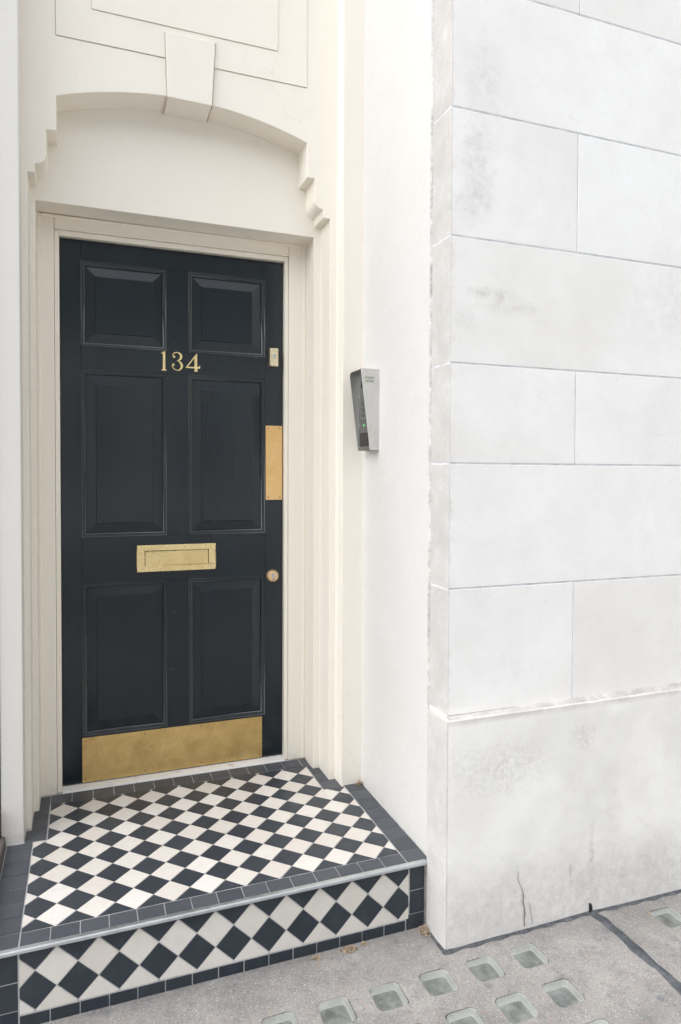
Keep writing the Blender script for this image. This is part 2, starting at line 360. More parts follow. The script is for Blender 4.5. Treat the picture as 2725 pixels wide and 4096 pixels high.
def clip(poly, a, b, c):
    """keep the part of a convex polygon where a*x+b*y<=c"""
    out = []
    for i in range(len(poly)):
        p, q = poly[i], poly[(i+1) % len(poly)]
        dp, dq = a*p[0]+b*p[1]-c, a*q[0]+b*q[1]-c
        if dp <= 0: out.append(p)
        if dp*dq < 0:
            t = dp/(dp-dq); out.append((p[0]+t*(q[0]-p[0]), p[1]+t*(q[1]-p[1])))
    return out
def area(p): return abs(sum(p[i][0]*p[(i+1) % len(p)][1]-p[(i+1) % len(p)][0]*p[i][1] for i in range(len(p))))/2
def text(s, size, mat, mw, name, parent, ext=.0002, bold=False, sx=1.0):
    cu = bpy.data.curves.new(name, 'FONT'); cu.body = s; cu.size = size; cu.align_x = 'CENTER'; cu.align_y = 'CENTER'; cu.extrude = ext
    cu.resolution_u = 3
    if bold: cu.offset = size*.022
    t = bpy.data.objects.new(name, cu); COL.objects.link(t)
    dg = bpy.context.evaluated_depsgraph_get(); me = bpy.data.meshes.new_from_object(t.evaluated_get(dg))
    bpy.data.objects.remove(t); me.transform(Matrix.Diagonal((sx, 1, 1, 1))); me.transform(mw); me.materials.clear(); me.materials.append(mat)
    o = bpy.data.objects.new(name, me); COL.objects.link(o); o.parent = parent; return o
def face_y(x, y, z):     # text lying on a face that looks towards -y
    return Matrix(((1, 0, 0, x), (0, 0, -1, y), (0, 1, 0, z), (0, 0, 0, 1)))
def face_x(x, y, z):     # on a face that looks towards -x (reads left to right towards -y)
    return Matrix(((0, 0, -1, x), (-1, 0, 0, y), (0, 1, 0, z), (0, 0, 0, 1)))

ZP = -.205               # pavement level
def pz(x): return ZP - (.011*min(1, max(0, (x-1.47)/.38)))

# ================================================================== SETTING: road, pavement, far side
bm = bmesh.new(); box(bm, -120, 120, -120, 60, ZP-.5, ZP-.13); tag(mesh('road', bm, m_asph), kind='structure')
def rrect(cx, cy, hx, hy, rad, n=5):
    pts = []
    for sx_, sy_, a0 in ((1, -1, -90), (1, 1, 0), (-1, 1, 90), (-1, -1, 180)):
        for k in range(n+1):
            a = R(a0+90*k/n); pts.append((cx+sx_*(hx-rad)+rad*math.cos(a), cy+sy_*(hy-rad)+rad*math.sin(a)))
    return pts
GX = [.308+.1463*k for k in range(-1, 7)]      # centres of the glass lenses
GX = [.4495+.1463*k for k in range(0, 6)]; GY = [1.607, 1.459, 1.312, 1.165]
LENS = [(x, y) for y in GY for x in GX] + [(1.70+.1463*i, 1.607-.147*j) for i in range(3) for j in range(3)]
def sheet_with_holes(bm, xs, ys, holes, hx=.0435, rad=.016):
    """flat sheet cut into cells; a cell that holds a lens gets a rounded opening"""
    V = {}
    def vert(x, y):
        k = (round(x, 5), round(y, 5))
        if k not in V: V[k] = bm.verts.new((x, y, pz(x)))
        return V[k]
    for i in range(len(xs)-1):
        for j in range(len(ys)-1):
            x0, x1, y0, y1 = xs[i], xs[i+1], ys[j], ys[j+1]
            h = [c_ for c_ in holes if x0 < c_[0] < x1 and y0 < c_[1] < y1]
            if not h:
                bm.faces.new([vert(x0, y0), vert(x1, y0), vert(x1, y1), vert(x0, y1)]); continue
            cx, cy = h[0]; ring = [bm.verts.new((p[0], p[1], pz(p[0]))) for p in rrect(cx, cy, hx, hx, rad)]
            n = len(ring)//4; cor = [vert(x1, y0), vert(x1, y1), vert(x0, y1), vert(x0, y0)]
            for q in range(4):
                seg = ring[q*n:(q+1)*n]; nxt = ring[((q+1)*n) % len(ring)]
                for a_, b_ in zip(seg[:-1], seg[1:]): bm.faces.new((cor[q], b_, a_))
                bm.faces.new((cor[q], cor[(q+1) % 4], nxt, seg[-1]))
            low = [bm.verts.new((v.co.x, v.co.y, v.co.z-.004)) for v in ring]
            for a_ in range(len(ring)): bm.faces.new((ring[a_], ring[(a_+1) % len(ring)], low[(a_+1) % len(ring)], low[a_]))
xs = sorted(set([-8, -3, -1, -.4, 0, .2] + [GX[0]-.0731+.1463*k for k in range(7)] + [1.33, 1.47, 1.55] + [1.70-.0731+.1463*k for k in range(4)] + [2.6, 4, 8]))
ys = [-1.1, -.6, 0, .5, .9] + [GY[3]-.0735+.147*k for k in range(5)] + [1.70, 1.85, 2.6]
bm = bmesh.new(); sheet_with_holes(bm, xs, ys, LENS)
pav = tag(mesh('pavement', bm, m_pave), kind='structure')
bm = bmesh.new(); box(bm, -8, 8, -1.25, -1.1, ZP-.3, ZP+.001); tag(mesh('kerb', bm, m_pave, None, .01), kind='structure')
bm = bmesh.new(); box(bm, -40, 40, -10.2, -8, ZP-.3, ZP); tag(mesh('far_pavement', bm, m_pave, None, .01), kind='structure')

# glass lenses: one of each part, then copies
def lens_parts():
    bm = bmesh.new(); o_ = rrect(0, 0, .0425, .0425, .0155); i_ = rrect(0, 0, .034, .034, .010)
    A = [bm.verts.new((*p, -.0015)) for p in o_]; B = [bm.verts.new((p[0]*.985, p[1]*.985, -.006)) for p in o_]; C_ = [bm.verts.new((*p, -.016)) for p in i_]
    n = len(A)
    for L0, L1 in ((A, B), (B, C_)):
        for k in range(n): bm.faces.new((L0[k], L0[(k+1) % n], L1[(k+1) % n], L1[k]))
    me = bpy.data.meshes.new('well'); bmesh.ops.recalc_face_normals(bm, faces=bm.faces); bm.to_mesh(me); bm.free(); me.materials.append(m_well)
    for p in me.polygons: p.use_smooth = True
    bm = bmesh.new(); bm.faces.new([bm.verts.new((p[0]*1.01, p[1]*1.01, -.0155)) for p in i_]); mf = bpy.data.meshes.new('well_floor'); bm.to_mesh(mf); bm.free(); mf.materials.append(m_wfloor)
    bm = bmesh.new(); K_ = 5; rings = []
    for k in range(K_):
        s_ = 1-k/K_; rings.append([bm.verts.new((p[0]*s_, p[1]*s_, -.002+.0012*(1-s_*s_))) for p in rrect(0, 0, .0424, .0424, .0154)])
    cen = bm.verts.new((0, 0, -.0008))
    for a_, b_ in zip(rings[:-1], rings[1:]):
        for k in range(n): bm.faces.new((a_[k], a_[(k+1) % n], b_[(k+1) % n], b_[k]))
    for k in range(n): bm.faces.new((rings[-1][k], rings[-1][(k+1) % n], cen))
    mg = bpy.data.meshes.new('glass_lens'); bm.to_mesh(mg); bm.free(); mg.materials.append(m_glass)
    for p in mg.polygons: p.use_smooth = True
    return me, mf, mg
me_w, me_f, me_g = lens_parts()
for k, (x, y) in enumerate(LENS):
    g = bpy.data.objects.new('glass_lens', me_g); COL.objects.link(g); g.parent = pav
    g.location = (x+random.uniform(-.002, .002), y+random.uniform(-.002, .002), pz(x)); g.rotation_euler.z = R(random.uniform(-1.2, 1.2))
    for nm, me in (('well', me_w), ('well_floor', me_f)):
        o = bpy.data.objects.new(nm, me); COL.objects.link(o); o.parent = g

# tar joint
bm = bmesh.new(); L = []; N_ = 60
for k in range(N_+1):
    t = k/N_; y = 1.698 - t*1.3
    xc = 1.484 - .012*t*2.0 + .010*math.sin(t*9) + .004*math.sin(t*31)
    wd = (.011 + .016*min(1, t*2.2)) * (1+.22*math.sin(t*17+1)+.12*math.sin(t*53))
    a_ = xc-wd+random.uniform(-.0025, .0025)+.006*mnoise.noise(Vector((y*30, 0, 1))); b_ = xc+wd+random.uniform(-.0025, .0025)+.010*mnoise.noise(Vector((y*22, 0, 5)))
    L.append([bm.verts.new((q, y, pz(q)+h)) for q, h in ((a_, .0002), (a_+.003, .0035), (b_-.003, .0035), (b_, .0002))])
for p, q in zip(L[:-1], L[1:]):
    for k in range(3): bm.faces.new((p[k], p[k+1], q[k+1], q[k]))
mesh('tar_joint', bm, m_tar, pav, smooth=True)
bm = bmesh.new(); L = []
for k in range(90):       # tar fillet along the foot of the plinth
    x = .955+.012*k; wd = .007+.003*math.sin(k*.9)+random.uniform(0, .002)
    L.append([bm.verts.new((x, 1.703, pz(x)+.007)), bm.verts.new((x, 1.7-wd, pz(x)+.001))])
for p, q in zip(L[:-1], L[1:]): bm.faces.new((p[0], p[1], q[1], q[0]))
L = []
for k in range(11):
    y = 1.695+.012*k; wd = .006+random.uniform(0, .003); L.append([bm.verts.new((.963, y, ZP+.007)), bm.verts.new((.96-wd, y, ZP+.001))])
for p, q in zip(L[:-1], L[1:]): bm.faces.new((p[0], p[1], q[1], q[0]))
mesh('tar_fillet', bm, m_tar, pav)

# ================================================================== WALLS
core = boxo('building_core', -3, 4.2, 2.765, 4.5, -.5, 8, m_white); tag(core, kind='structure')
boxo('infill', -3, -.25, 2.66, 2.765, -.5, 8, m_white, core)

# --- stone wall on the right, block by block
sw = thing('stone_wall', 'pale portland stone wall of large ashlar blocks on a low plinth, right of the doorway', 'wall')
bm = bmesh.new(); box(bm, .9810, 4, 1.7315, 2.765, -.2, 4.5); mesh('mortar', bm, m_mortar, sw)
def grid_block(name, x0, x1, z0, z1, y0, y1, mat, parent, rough=.0006, bev=.004, step=.06, seedk=0, chip=0):
    """stone block: front and left return as fine grids with uneven arrises"""
    rnd = random.Random(seedk)
    def cuts(a, b, s): n = max(1, round((b-a)/s)); return [a+(b-a)*i/n for i in range(n+1)]
    X, Y, Z = cuts(x0, x1, step), cuts(y0, y1, step), cuts(z0, z1, step)
    bm = bmesh.new(); V = {}
    def vt(x, y, z):
        k = (round(x, 5), round(y, 5), round(z, 5))
        if k not in V: V[k] = bm.verts.new((x, y, z))
        return V[k]
    for a, b in zip(X[:-1], X[1:]):
        for c_, d in zip(Z[:-1], Z[1:]): bm.faces.new((vt(a, y0, c_), vt(b, y0, c_), vt(b, y0, d), vt(a, y0, d)))
    for a, b in zip(Y[:-1], Y[1:]):
        for c_, d in zip(Z[:-1], Z[1:]):
            bm.faces.new((vt(x0, b, c_), vt(x0, a, c_), vt(x0, a, d), vt(x0, b, d)))
            if x1 < 3.9: bm.faces.new((vt(x1, a, c_), vt(x1, b, c_), vt(x1, b, d), vt(x1, a, d)))
    for a, b in zip(X[:-1], X[1:]):
        for c_, d in zip(Y[:-1], Y[1:]):
            bm.faces.new((vt(a, c_, z1), vt(b, c_, z1), vt(b, d, z1), vt(a, d, z1))); bm.faces.new((vt(a, d, z0), vt(b, d, z0), vt(b, c_, z0), vt(a, c_, z0)))
    o = mesh(name, bm, mat, parent)
    bv = o.modifiers.new('bevel', 'BEVEL'); bv.width = bev; bv.segments = 2; bv.limit_method = 'ANGLE'; bv.angle_limit = R(40)
    for v in o.data.vertices:
        nz = .5+.5*mnoise.noise(v.co*7+Vector((seedk*3.1, 0, 0))); n2 = .5+.5*mnoise.noise(v.co*30)
        f_, t_, l_ = abs(v.co.y-y0) < 1e-5, abs(v.co.z-z1) < 1e-5, abs(v.co.x-x0) < 1e-5
        if f_: v.co.y += rough*nz
        if l_: v.co.x += rough*nz
        if t_: v.co.z -= rough*(nz+chip*n2)
        if chip and (f_ and l_): v.co.x += .003*n2; v.co.y += .003*n2
    for p in o.data.polygons: p.use_smooth = True
    ws = o.modifiers.new('normals', 'WEIGHTED_NORMAL'); ws.keep_sharp = False
    return o
ZJ = [.465, .8355, 1.199, 1.4885, 1.851, 2.2145, 2.5725, 2.935, 3.30, 3.66, 4.02]
JG = .0021
k = 0
for ci in range(len(ZJ)-1):
    z0, z1 = ZJ[ci]+JG, ZJ[ci+1]-JG
    if ci % 2 == 0: XJ = [.98, 1.4225, 2.306, 3.19, 3.98]
    else: XJ = [.98, 1.865, 2.749, 3.63, 3.98]
    for xa, xb in zip(XJ[:-1], XJ[1:]):
        k += 1
        dy = random.uniform(0, .0005)
        grid_block('stone_block', xa+(0 if xa < 1 else JG*.6), xb-JG*.6, z0, z1, 1.73+dy, 2.2 if xa < 1 else 1.80, m_stone, sw, seedk=k, bev=.0018)
for k2, (xa, xb) in enumerate(((.96, 2.30), (2.302, 3.98))):
    grid_block('plinth_stone', xa, xb, -.26, .465 if xa < 1 else .466, 1.70, 1.816, m_plinth, sw, rough=.0025, bev=.0035, step=.035, seedk=90+k2, chip=1.5)
# the plinth top rises slightly to the right in the photo: a mortar fillet closes it
bm = bmesh.new(); L = []
rf = random.Random(3)
for i in range(110):
    x = .975+.0272*i; h = .002+.010*min(1, (x-.975)/.9)+rf.uniform(-.0012, .0012)
    L.append([bm.verts.new((x, 1.7325, .463+h)), bm.verts.new((x, 1.722-rf.uniform(0, .003), .463+h*.75)), bm.verts.new((x, 1.7045+rf.uniform(0, .0025), .4605))])
for p, q in zip(L[:-1], L[1:]):
    for a_ in (0, 1): bm.faces.new((p[a_], p[a_+1], q[a_+1], q[a_]))
mesh('weathering', bm, m_ledge, sw, smooth=True)
def crackline(pts, w0, y, parent, name='crack'):
    bm = bmesh.new(); L = []
    for (x, z, w_) in pts: L.append([bm.verts.new((x-w_, y, z)), bm.verts.new((x+w_, y, z))])
    for p, q in zip(L[:-1], L[1:]): bm.faces.new((p[0], p[1], q[1], q[0]))
    return mesh(name, bm, m_dark if name == 'weep_hole' else m_crack, parent)
crackline([(1.205, -.012, .0004), (1.207, -.025, .0010), (1.204, -.040, .0012), (1.211, -.055, .0009), (1.219, -.07, .0010), (1.224, -.085, .0016), (1.226, -.10, .0022), (1.224, -.113, .0018), (1.229, -.13, .0022), (1.231, -.15, .0030), (1.229, -.172, .0018), (1.231, -.19, .0022)], 0, 1.6985, sw)
crackline([(1.247, -.118, .0006), (1.250, -.135, .001), (1.252, -.152, .0006), (1.256, -.165, .0010), (1.259, -.19, .0008)], 0, 1.6985, sw)
crackline([(1.473, -.172, .003), (1.476, -.182, .006), (1.477, -.20, .007)], 0, 1.6985, sw, 'weep_hole')

# --- white side wall between doorway and stone
side = boxo('side_wall', .975, 1.2, 1.842, 2.765, -.3, 4.5, m_white, None, .0015)
tag(side, 'smooth white painted side wall that carries the steel intercom, between doorway and stone', 'wall')
bm = bmesh.new(); L = []; rr = random.Random(5)
for i in range(200):     # caulk line where it meets the stone
    z = .470+.02*i; wb = .0012*mnoise.noise(Vector((z*9, 0, 3)))+rr.uniform(-.0004, .0004)
    L.append([bm.verts.new((.9748, 1.8460, z)), bm.verts.new((.9736, 1.8435+wb, z)), bm.verts.new((.9775, 1.8400, z)), bm.verts.new((.9812, 1.8385+wb, z))])
for p, q in zip(L[:-1], L[1:]):
    for k in range(3): bm.faces.new((p[k], p[k+1], q[k+1], q[k]))
mesh('caulk', bm, m_caulk, side, smooth=True)

# --- doorway surround (painted masonry)
ds = thing('doorway_surround', 'cream painted doorway surround with shallow arch, keystone and stepped corbels round the black door', 'doorway')
boxo('pilaster', .894, .979, 2.374, 2.7, -.3, 4.5, m_cream, ds, .003)
o = boxo('pilaster', -.252, -.187, 2.350, 2.7, -.19, 4.5, m_pilaster, ds, .003)
def arc(n=28):
    cx, R0, zt = .338, 1.33, 2.467; xa, xb = -.082, .7765
    return [(xa+(xb-xa)*i/n, zt-(R0-math.sqrt(R0*R0-(xa+(xb-xa)*i/n-cx)**2))) for i in range(n+1)]
def quarter(cx, cz, rad, right):
    P = []
    for i in range(9):
        a = R(90*i/8); P.append((cx-rad*math.cos(a), cz-rad*math.sin(a)) if right else (cx+rad*math.cos(a), cz-rad*math.sin(a)))
    return P
A = arc(); zR, zL = A[-1][1], A[0][1]
right = [(.7765, 2.268), (.806, 2.268)] + quarter(.839, 2.190, .033, True) + [(.840, 2.127), (.8675, 2.126)]
left = [(-.083, 2.286), (-.1135, 2.284)] + quarter(-.1475, 2.204, .034, False) + [(-.1485, 2.141), (-.1705, 2.140)]
TOP = 4.4
outline = [(-.1705, 0-.02)] + list(reversed(left)) + A + right + [(.8675, -.02), (.905, -.02), (.905, TOP), (.774, TOP), (.774, 2.593), (-.083, 2.593), (-.083, TOP), (-.195, TOP), (-.195, -.02)]
# order: up the left inner edge, over the arch, down the right, out and back over the top
prismo('arch_wall', outline, 'y', 2.44, 2.552, m_cream, ds, .0022)
pan = [(-.0822, 2.5942), (.7732, 2.5942), (.7732, TOP), (.663, TOP), (.663, 2.700), (.027, 2.700), (.027, TOP), (-.0822, TOP)]
prismo('border_panel', pan, 'y', 2.4368, 2.552, m_cream, ds, .0008)
boxo('inner_panel', .0277, .6623, 2.4336, 2.552, 2.7011, TOP, m_cream, ds, .0008)
def_k = [(.264, 2.679), (.271, 2.4585), (.423, 2.4565), (.435, 2.679)]
for xa, xb in ((.2625, .2700), (.4365, .4245)):
    sgn = -1 if xa < .3 else 1
    bm = bmesh.new(); prism(bm, [(xa, 2.6795), (xb, 2.4575), (xb+sgn*.0016, 2.4575), (xa+sgn*.0016, 2.6795)], 'y', 2.4345, 2.55); mesh('joint', bm, m_paintdirt, ds)
prismo('keystone', def_k, 'y', 2.429, 2.551, m_cream, ds, .0025)
inner = [(-.19, -.02), (-.19, 2.52), (.89, 2.52), (.89, -.02), (.8405, -.02), (.8405, 2.089), (-.1545, 2.0925), (-.1545, -.02)]
prismo('tympanum', inner, 'y', 2.5505, 2.765, m_cream, ds, .0022)

# ================================================================== DOOR FRAME
fr_ = thing('door_frame', 'cream gloss timber frame and chipped sill directly round the black door', 'door frame')
for nm, x0, x1, y0 in (('jamb', -.156, -.1005, 2.661), ('jamb', .7715, .842, 2.661)):
    boxo(nm, x0, x1, y0, 2.764, .0005, 2.091, m_frame, fr_, .002)
boxo('stop', -.0995, -.0835, 2.669, 2.764, .0005, 2.0405, m_frame, fr_, .0015)
boxo('stop', .7555, .7705, 2.669, 2.764, .0005, 2.0405, m_frame, fr_, .0015)
boxo('bead', -.1555, -.1445, 2.654, 2.662, .0005, 2.0905, m_frame, fr_, .003)
boxo('bead', .8275, .8408, 2.654, 2.662, .0005, 2.0905, m_frame, fr_, .003)
boxo('head', -.0995, .7705, 2.662, 2.764, 2.0415, 2.0905, m_frame, fr_, .002)
boxo('head_stop', -.083, .755, 2.669, 2.764, 2.0215, 2.0405, m_frame, fr_, .0015)
boxo('head_bead', -.143, .826, 2.655, 2.6625, 2.079, 2.0895, m_frame, fr_, .003)
prismo('sill', [(2.655, .0005), (2.659, .0075), (2.693, .0125), (2.764, .0125), (2.764, .0005)], 'x', -.0832, .7552, m_chip, fr_, .001)

# ================================================================== DOOR
YD = 2.691
door = thing('front_door', 'glossy blue-black six panel front door with brass number 134', 'door')
CX = [(-.012, .2945), (.377, .681)]; RZ = [(.189, .757), (.930, 1.5495), (1.636, 1.946)]
DX0, DX1, DZ0, DZ1 = -.0818, .7535, .0155, 2.0195
XX = [DX0, CX[0][0], CX[0][1], CX[1][0], CX[1][1], DX1]; ZZ = [DZ0] + [z for p in RZ for z in p] + [DZ1]
names = {}
bm = bmesh.new()
def rail(name, x0, x1, z0, z1): boxo(name, x0, x1, YD, YD+.04, z0, z1, m_door, door, .0006, 1)
for x0, x1 in ((XX[0], XX[1]), (XX[4], XX[5])): rail('stile', x0, x1, DZ0, DZ1)
for i in (0, 2, 4, 6): rail('rail', XX[1]+.0001, XX[4]-.0001, ZZ[i], ZZ[i+1])
for i in (1, 3, 5): rail('muntin', XX[2], XX[3], ZZ[i]+.0001, ZZ[i+1]-.0001)
bm.free()
def ring(bm, x0, x1, z0, z1, prof):
    """sweep a profile (inset, y) round a rectangle"""
    L = []
    for d, y in prof: L.append([bm.verts.new(p) for p in ((x0+d, y, z0+d), (x1-d, y, z0+d), (x1-d, y, z1-d), (x0+d, y, z1-d))])
    for a_, b_ in zip(L[:-1], L[1:]):
        for k in range(4): bm.faces.new((a_[k], a_[(k+1) % 4], b_[(k+1) % 4], b_[k]))
    return L
for (x0, x1) in CX:
    for (z0, z1) in RZ:
        bm = bmesh.new()
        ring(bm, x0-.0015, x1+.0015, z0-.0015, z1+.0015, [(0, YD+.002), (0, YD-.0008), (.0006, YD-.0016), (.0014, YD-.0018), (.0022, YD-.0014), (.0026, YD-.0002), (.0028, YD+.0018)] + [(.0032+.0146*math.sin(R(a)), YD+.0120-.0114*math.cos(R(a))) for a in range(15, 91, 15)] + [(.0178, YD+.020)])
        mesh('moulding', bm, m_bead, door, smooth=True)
        bm = bmesh.new()
        L = ring(bm, x0+.015, x1-.015, z0+.015, z1-.015, [(0, YD+.0128), (.002, YD+.0126), (.0355, YD+.0078), (.0360, YD+.0062), (.0366, YD+.0050), (.0378, YD+.0046)])
        bm.faces.new(L[-1]); mesh('panel', bm, m_door, door)
boxo('backing', DX0+.01, DX1-.01, YD+.018, YD+.039, DZ0+.01, DZ1-.01, m_door, door)

# numerals, traced in metres on the door
bm = bmesh.new(); y0, y1 = YD-.0055, YD-.0008
prism(bm, [(.2803, 1.6310), (.2798, 1.5671), (.2888, 1.5671), (.2886, 1.6332), (.2838, 1.6334)], 'y', y0, y1)
prism(bm, [(.2798, 1.5672), (.2736, 1.5618), (.2735, 1.5606), (.2938, 1.5610), (.2937, 1.5624), (.2888, 1.5672)], 'y', y0+.0001, y1)
prism(bm, [(.2804, 1.6314), (.2732, 1.6256), (.2732, 1.6242), (.2804, 1.6256)], 'y', y0+.0001, y1)
mesh('numeral_one', bm, m_num, door)
bm = bmesh.new(); y0, y1 = YD-.0055, YD-.0008
prism(bm, [(.4092, 1.6309), (.4072, 1.6327), (.3993, 1.6200), (.3993, 1.5808), (.4004, 1.5755), (.4002, 1.5681), (.3966, 1.5640), (.3966, 1.5631), (.4121, 1.5634), (.4121, 1.5643), (.4094, 1.5681), (.4095, 1.5751), (.4205, 1.5756), (.4207, 1.5876), (.4151, 1.5824), (.4096, 1.5812)], 'y', y0, y1)
prism(bm, [(.4070, 1.6326), (.3651, 1.5768), (.3651, 1.5757), (.3730, 1.5806), (.3995, 1.6149)], 'y', y0+.0001, y1-.0001)
prism(bm, [(.3652, 1.5757), (.4000, 1.5753), (.4000, 1.5809), (.3731, 1.5808)], 'y', y0+.0002, y1-.0002)
mesh('numeral_four', bm, m_num, door)
def stroke(bm, pts, y0, y1, sub=5):
    P = [Vector((a, b, c)) for a, b, c in pts]; Q = []
    for i in range(len(P)-1):
        p0, p1, p2, p3 = P[max(0, i-1)], P[i], P[i+1], P[min(len(P)-1, i+2)]
        for k in range(sub):
            t = k/sub; Q.append(.5*((2*p1)+(p2-p0)*t+(2*p0-5*p1+4*p2-p3)*t*t+(3*p1-p0-3*p2+p3)*t**3))
    Q.append(P[-1]); Lf, Rt = [], []
    for i, q in enumerate(Q):
        d = Q[min(i+1, len(Q)-1)]-Q[max(i-1, 0)]; n = Vector((-d.y, d.x)).normalized(); h = q.z/2
        Lf.append((q.x+n.x*h, q.y+n.y*h)); Rt.append((q.x-n.x*h, q.y-n.y*h))
    for i in range(len(Q)-1):
        v = [bm.verts.new((p[0], y, p[1])) for y in (y0, y1) for p in (Lf[i], Lf[i+1], Rt[i+1], Rt[i])]
        for q in ((0, 1, 2, 3), (7, 6, 5, 4), (0, 4, 5, 1), (2, 6, 7, 3)): bm.faces.new([v[j] for j in q])
bm = bmesh.new()
stroke(bm, [(.3192, 1.6142, .0025), (.317, 1.6186, .0025), (.3181, 1.625, .0027), (.3237, 1.6305, .0031), (.3336, 1.6322, .0037), (.3426, 1.6290, .0062), (.348, 1.6206, .0083), (.3467, 1.6104, .0076), (.3393, 1.603, .0043), (.3308, 1.6012, .0014)], y0, y1)
stroke(bm, [(.3308, 1.6012, .0014), (.3407, 1.5985, .0047), (.3483, 1.5907, .0076), (.351, 1.5813, .0087), (.347, 1.571, .0065), (.3374, 1.5644, .0035), (.3263, 1.5665, .0028), (.3182, 1.573, .0027), (.3143, 1.581, .0027), (.3155, 1.5847, .0025)], y0, y1)
disc(bm, (.3213, 1.6156), .0048, 'y', y0, y1, n=16); disc(bm, (.3186, 1.5848), .0048, 'y', y0, y1, n=16)
mesh('numeral_three', bm, m_num, door)

# letterbox
lx0, lx1, lz0, lz1 = .1832, .4800, .7930, .8945; ix0, ix1, iz0, iz1 = .2105, .4535, .8150, .8735
bm = bmesh.new()
for a_ in ((lx0, lx1, lz0, iz0), (lx0, lx1, iz1, lz1)): box(bm, a_[0], a_[1], YD-.007, YD-.0005, a_[2], a_[3])
for a_ in ((lx0, ix0), (ix1, lx1)): box(bm, a_[0], a_[1], YD-.007, YD-.0005, iz0, iz1)
bmesh.ops.remove_doubles(bm, verts=bm.verts, dist=1e-5)
bmesh.ops.delete(bm, geom=[f_ for f_ in bm.faces if any(f_ is not g_ and set(f_.verts) == set(g_.verts) for g_ in bm.faces)], context='FACES_ONLY')
lb = mesh('letterbox', bm, m_letter, door, .0012); 
boxo('flap', ix0+.0025, ix1-.0025, YD-.0038, YD-.001, iz0+.001, iz1-.0035, m_flap, lb, .001)
boxo('slot', ix0, ix1, YD-.0012, YD-.0004, iz0, iz1, m_dark, lb)
# night latch cylinder cover
lk = boxo('rim_lock', .6945, .7285, 2.661, YD-.0005, 1.5985, 1.671, m_lock, door, .004, 3)
bm = bmesh.new(); disc(bm, (.7110, 1.640), .0135, 'y', 2.6615, 2.6585, .012); mesh('cylinder_ring', bm, m_lock, lk, .0008)
bm = bmesh.new(); disc(bm, (.7110, 1.640), .0090, 'y', 2.6590, 2.6578); mesh('cylinder', bm, m_nickel, lk)
bm = bmesh.new(); box(bm, -.0008, .0008, 2.6573, 2.658, -.0055, .0055); bm.transform(Matrix.Translation((.7110, 0, 1.640)) @ Matrix.Rotation(R(22), 4, 'Y')); mesh('keyhole', bm, m_dark, lk)
text('ERA', .0095, m_lock, face_y(.7115, 2.6606, 1.619), 'lettering', lk, .0005, True)
# euro cylinder rose
bm = bmesh.new(); disc(bm, (.7125, .7535), .0262, 'y', YD-.0005, YD-.0135, .0205); rs = mesh('lock_rose', bm, m_rose, door, .0012)
bm = bmesh.new(); disc(bm, (.7125, .7575), .0085, 'y', YD-.013, YD-.0155); box(bm, .7085, .7165, YD-.0148, YD-.013, .738, .7575); disc(bm, (.7125, .7385), .004, 'y', YD-.013, YD-.0148, n=14); mesh('cylinder', bm, m_nickel, rs, .0004)
bm = bmesh.new(); box(bm, .7119, .7131, YD-.0159, YD-.0154, .7525, .7625); mesh('keyhole', bm, m_dark, rs)
# push plate and kick plate
def screws(parent, pts, y, rad=.0028):
    for (x, z) in pts:
        bm = bmesh.new(); disc(bm, (x, z), rad, 'y', y-.0007, y+.0003, n=12); mesh('screw', bm, m_screw, parent)
pp = boxo('push_plate', .683, .7515, YD-.0022, YD-.0004, 1.063, 1.3625, m_push, door, .0006)
screws(pp, [(.693, 1.3525), (.742, 1.3525), (.693, 1.073), (.742, 1.073)], YD-.0022)
kp = boxo('kick_plate', -.0145, .6685, YD-.0022, YD-.0004, .0165, .1835, m_kick, door, .0006)
screws(kp, [(-.004, .172), (.21, .172), (.425, .174), (.658, .170), (-.004, .030), (.21, .028), (.425, .030), (.658, .03), (.235, .12)], YD-.0022)
for x, z, l, a_ in ((.32, .63, .018, 20), (.31, .41, .02, 4), (.32, 1.595, .0, 0)):
    if l:
        bm = bmesh.new(); box(bm, -l/2, l/2, YD-.0004, YD-.0002, -.0012, .0012); bm.transform(Matrix.Translation((x, 0, z)) @ Matrix.Rotation(R(-a_), 4, 'Y'))
        M_ = bpy.data.materials.get('scuff')
        if not M_:
            Q_ = Mat('scuff', .5); Q_.base((.035, .05, .06)); M_ = Q_.m
        mesh('scuff', bm, M_, door)

# ================================================================== TILED DOORSTEP
st = thing('doorstep', 'tiled doorstep with black and cream chequer tiles, charcoal border and aluminium nosing', 'doorstep')
boxo('grout_bed', -.236, .9745, 1.8268, 2.765, -.4, -.0016, m_grout, st)
GAP = .0014
cache = {}
def tile(name, poly, mat, plane='z', lvl=0.0, key=None):
    if len(poly) < 3 or area(poly) < 9e-5: return
    cx = sum(p[0] for p in poly)/len(poly); cy = sum(p[1] for p in poly)/len(poly)
    th = .0055
    if key and (key, mat.name) in cache: me = cache[(key, mat.name)]
    else:
        bm = bmesh.new(); pts = [(p[0]-cx, p[1]-cy) for p in poly]
        if plane == 'z': prism(bm, pts, 'z', -th, 0)
        else: prism(bm, pts, 'y', 0, th)
        bmesh.ops.recalc_face_normals(bm, faces=bm.faces)
        me = bpy.data.meshes.new(name); bm.to_mesh(me); bm.free(); me.materials.append(mat)
        if key: cache[(key, mat.name)] = me
    o = bpy.data.objects.new(name, me); COL.objects.link(o); o.parent = st
    j = random.uniform(-.0004, .0002)
    o.location = (cx, cy, lvl+j) if plane == 'z' else (cx, lvl-j, cy)
    o.rotation_euler = (R(random.uniform(-.25, .25)), R(random.uniform(-.25, .25)), 0) if plane == 'z' else (R(random.uniform(-.25, .25)), 0, R(random.uniform(-.25, .25)))
    return o
def rect(x0, x1, y0, y1, g=GAP): return [(x0+g, y0+g), (x1-g, y0+g), (x1-g, y1-g), (x0+g, y1-g)]
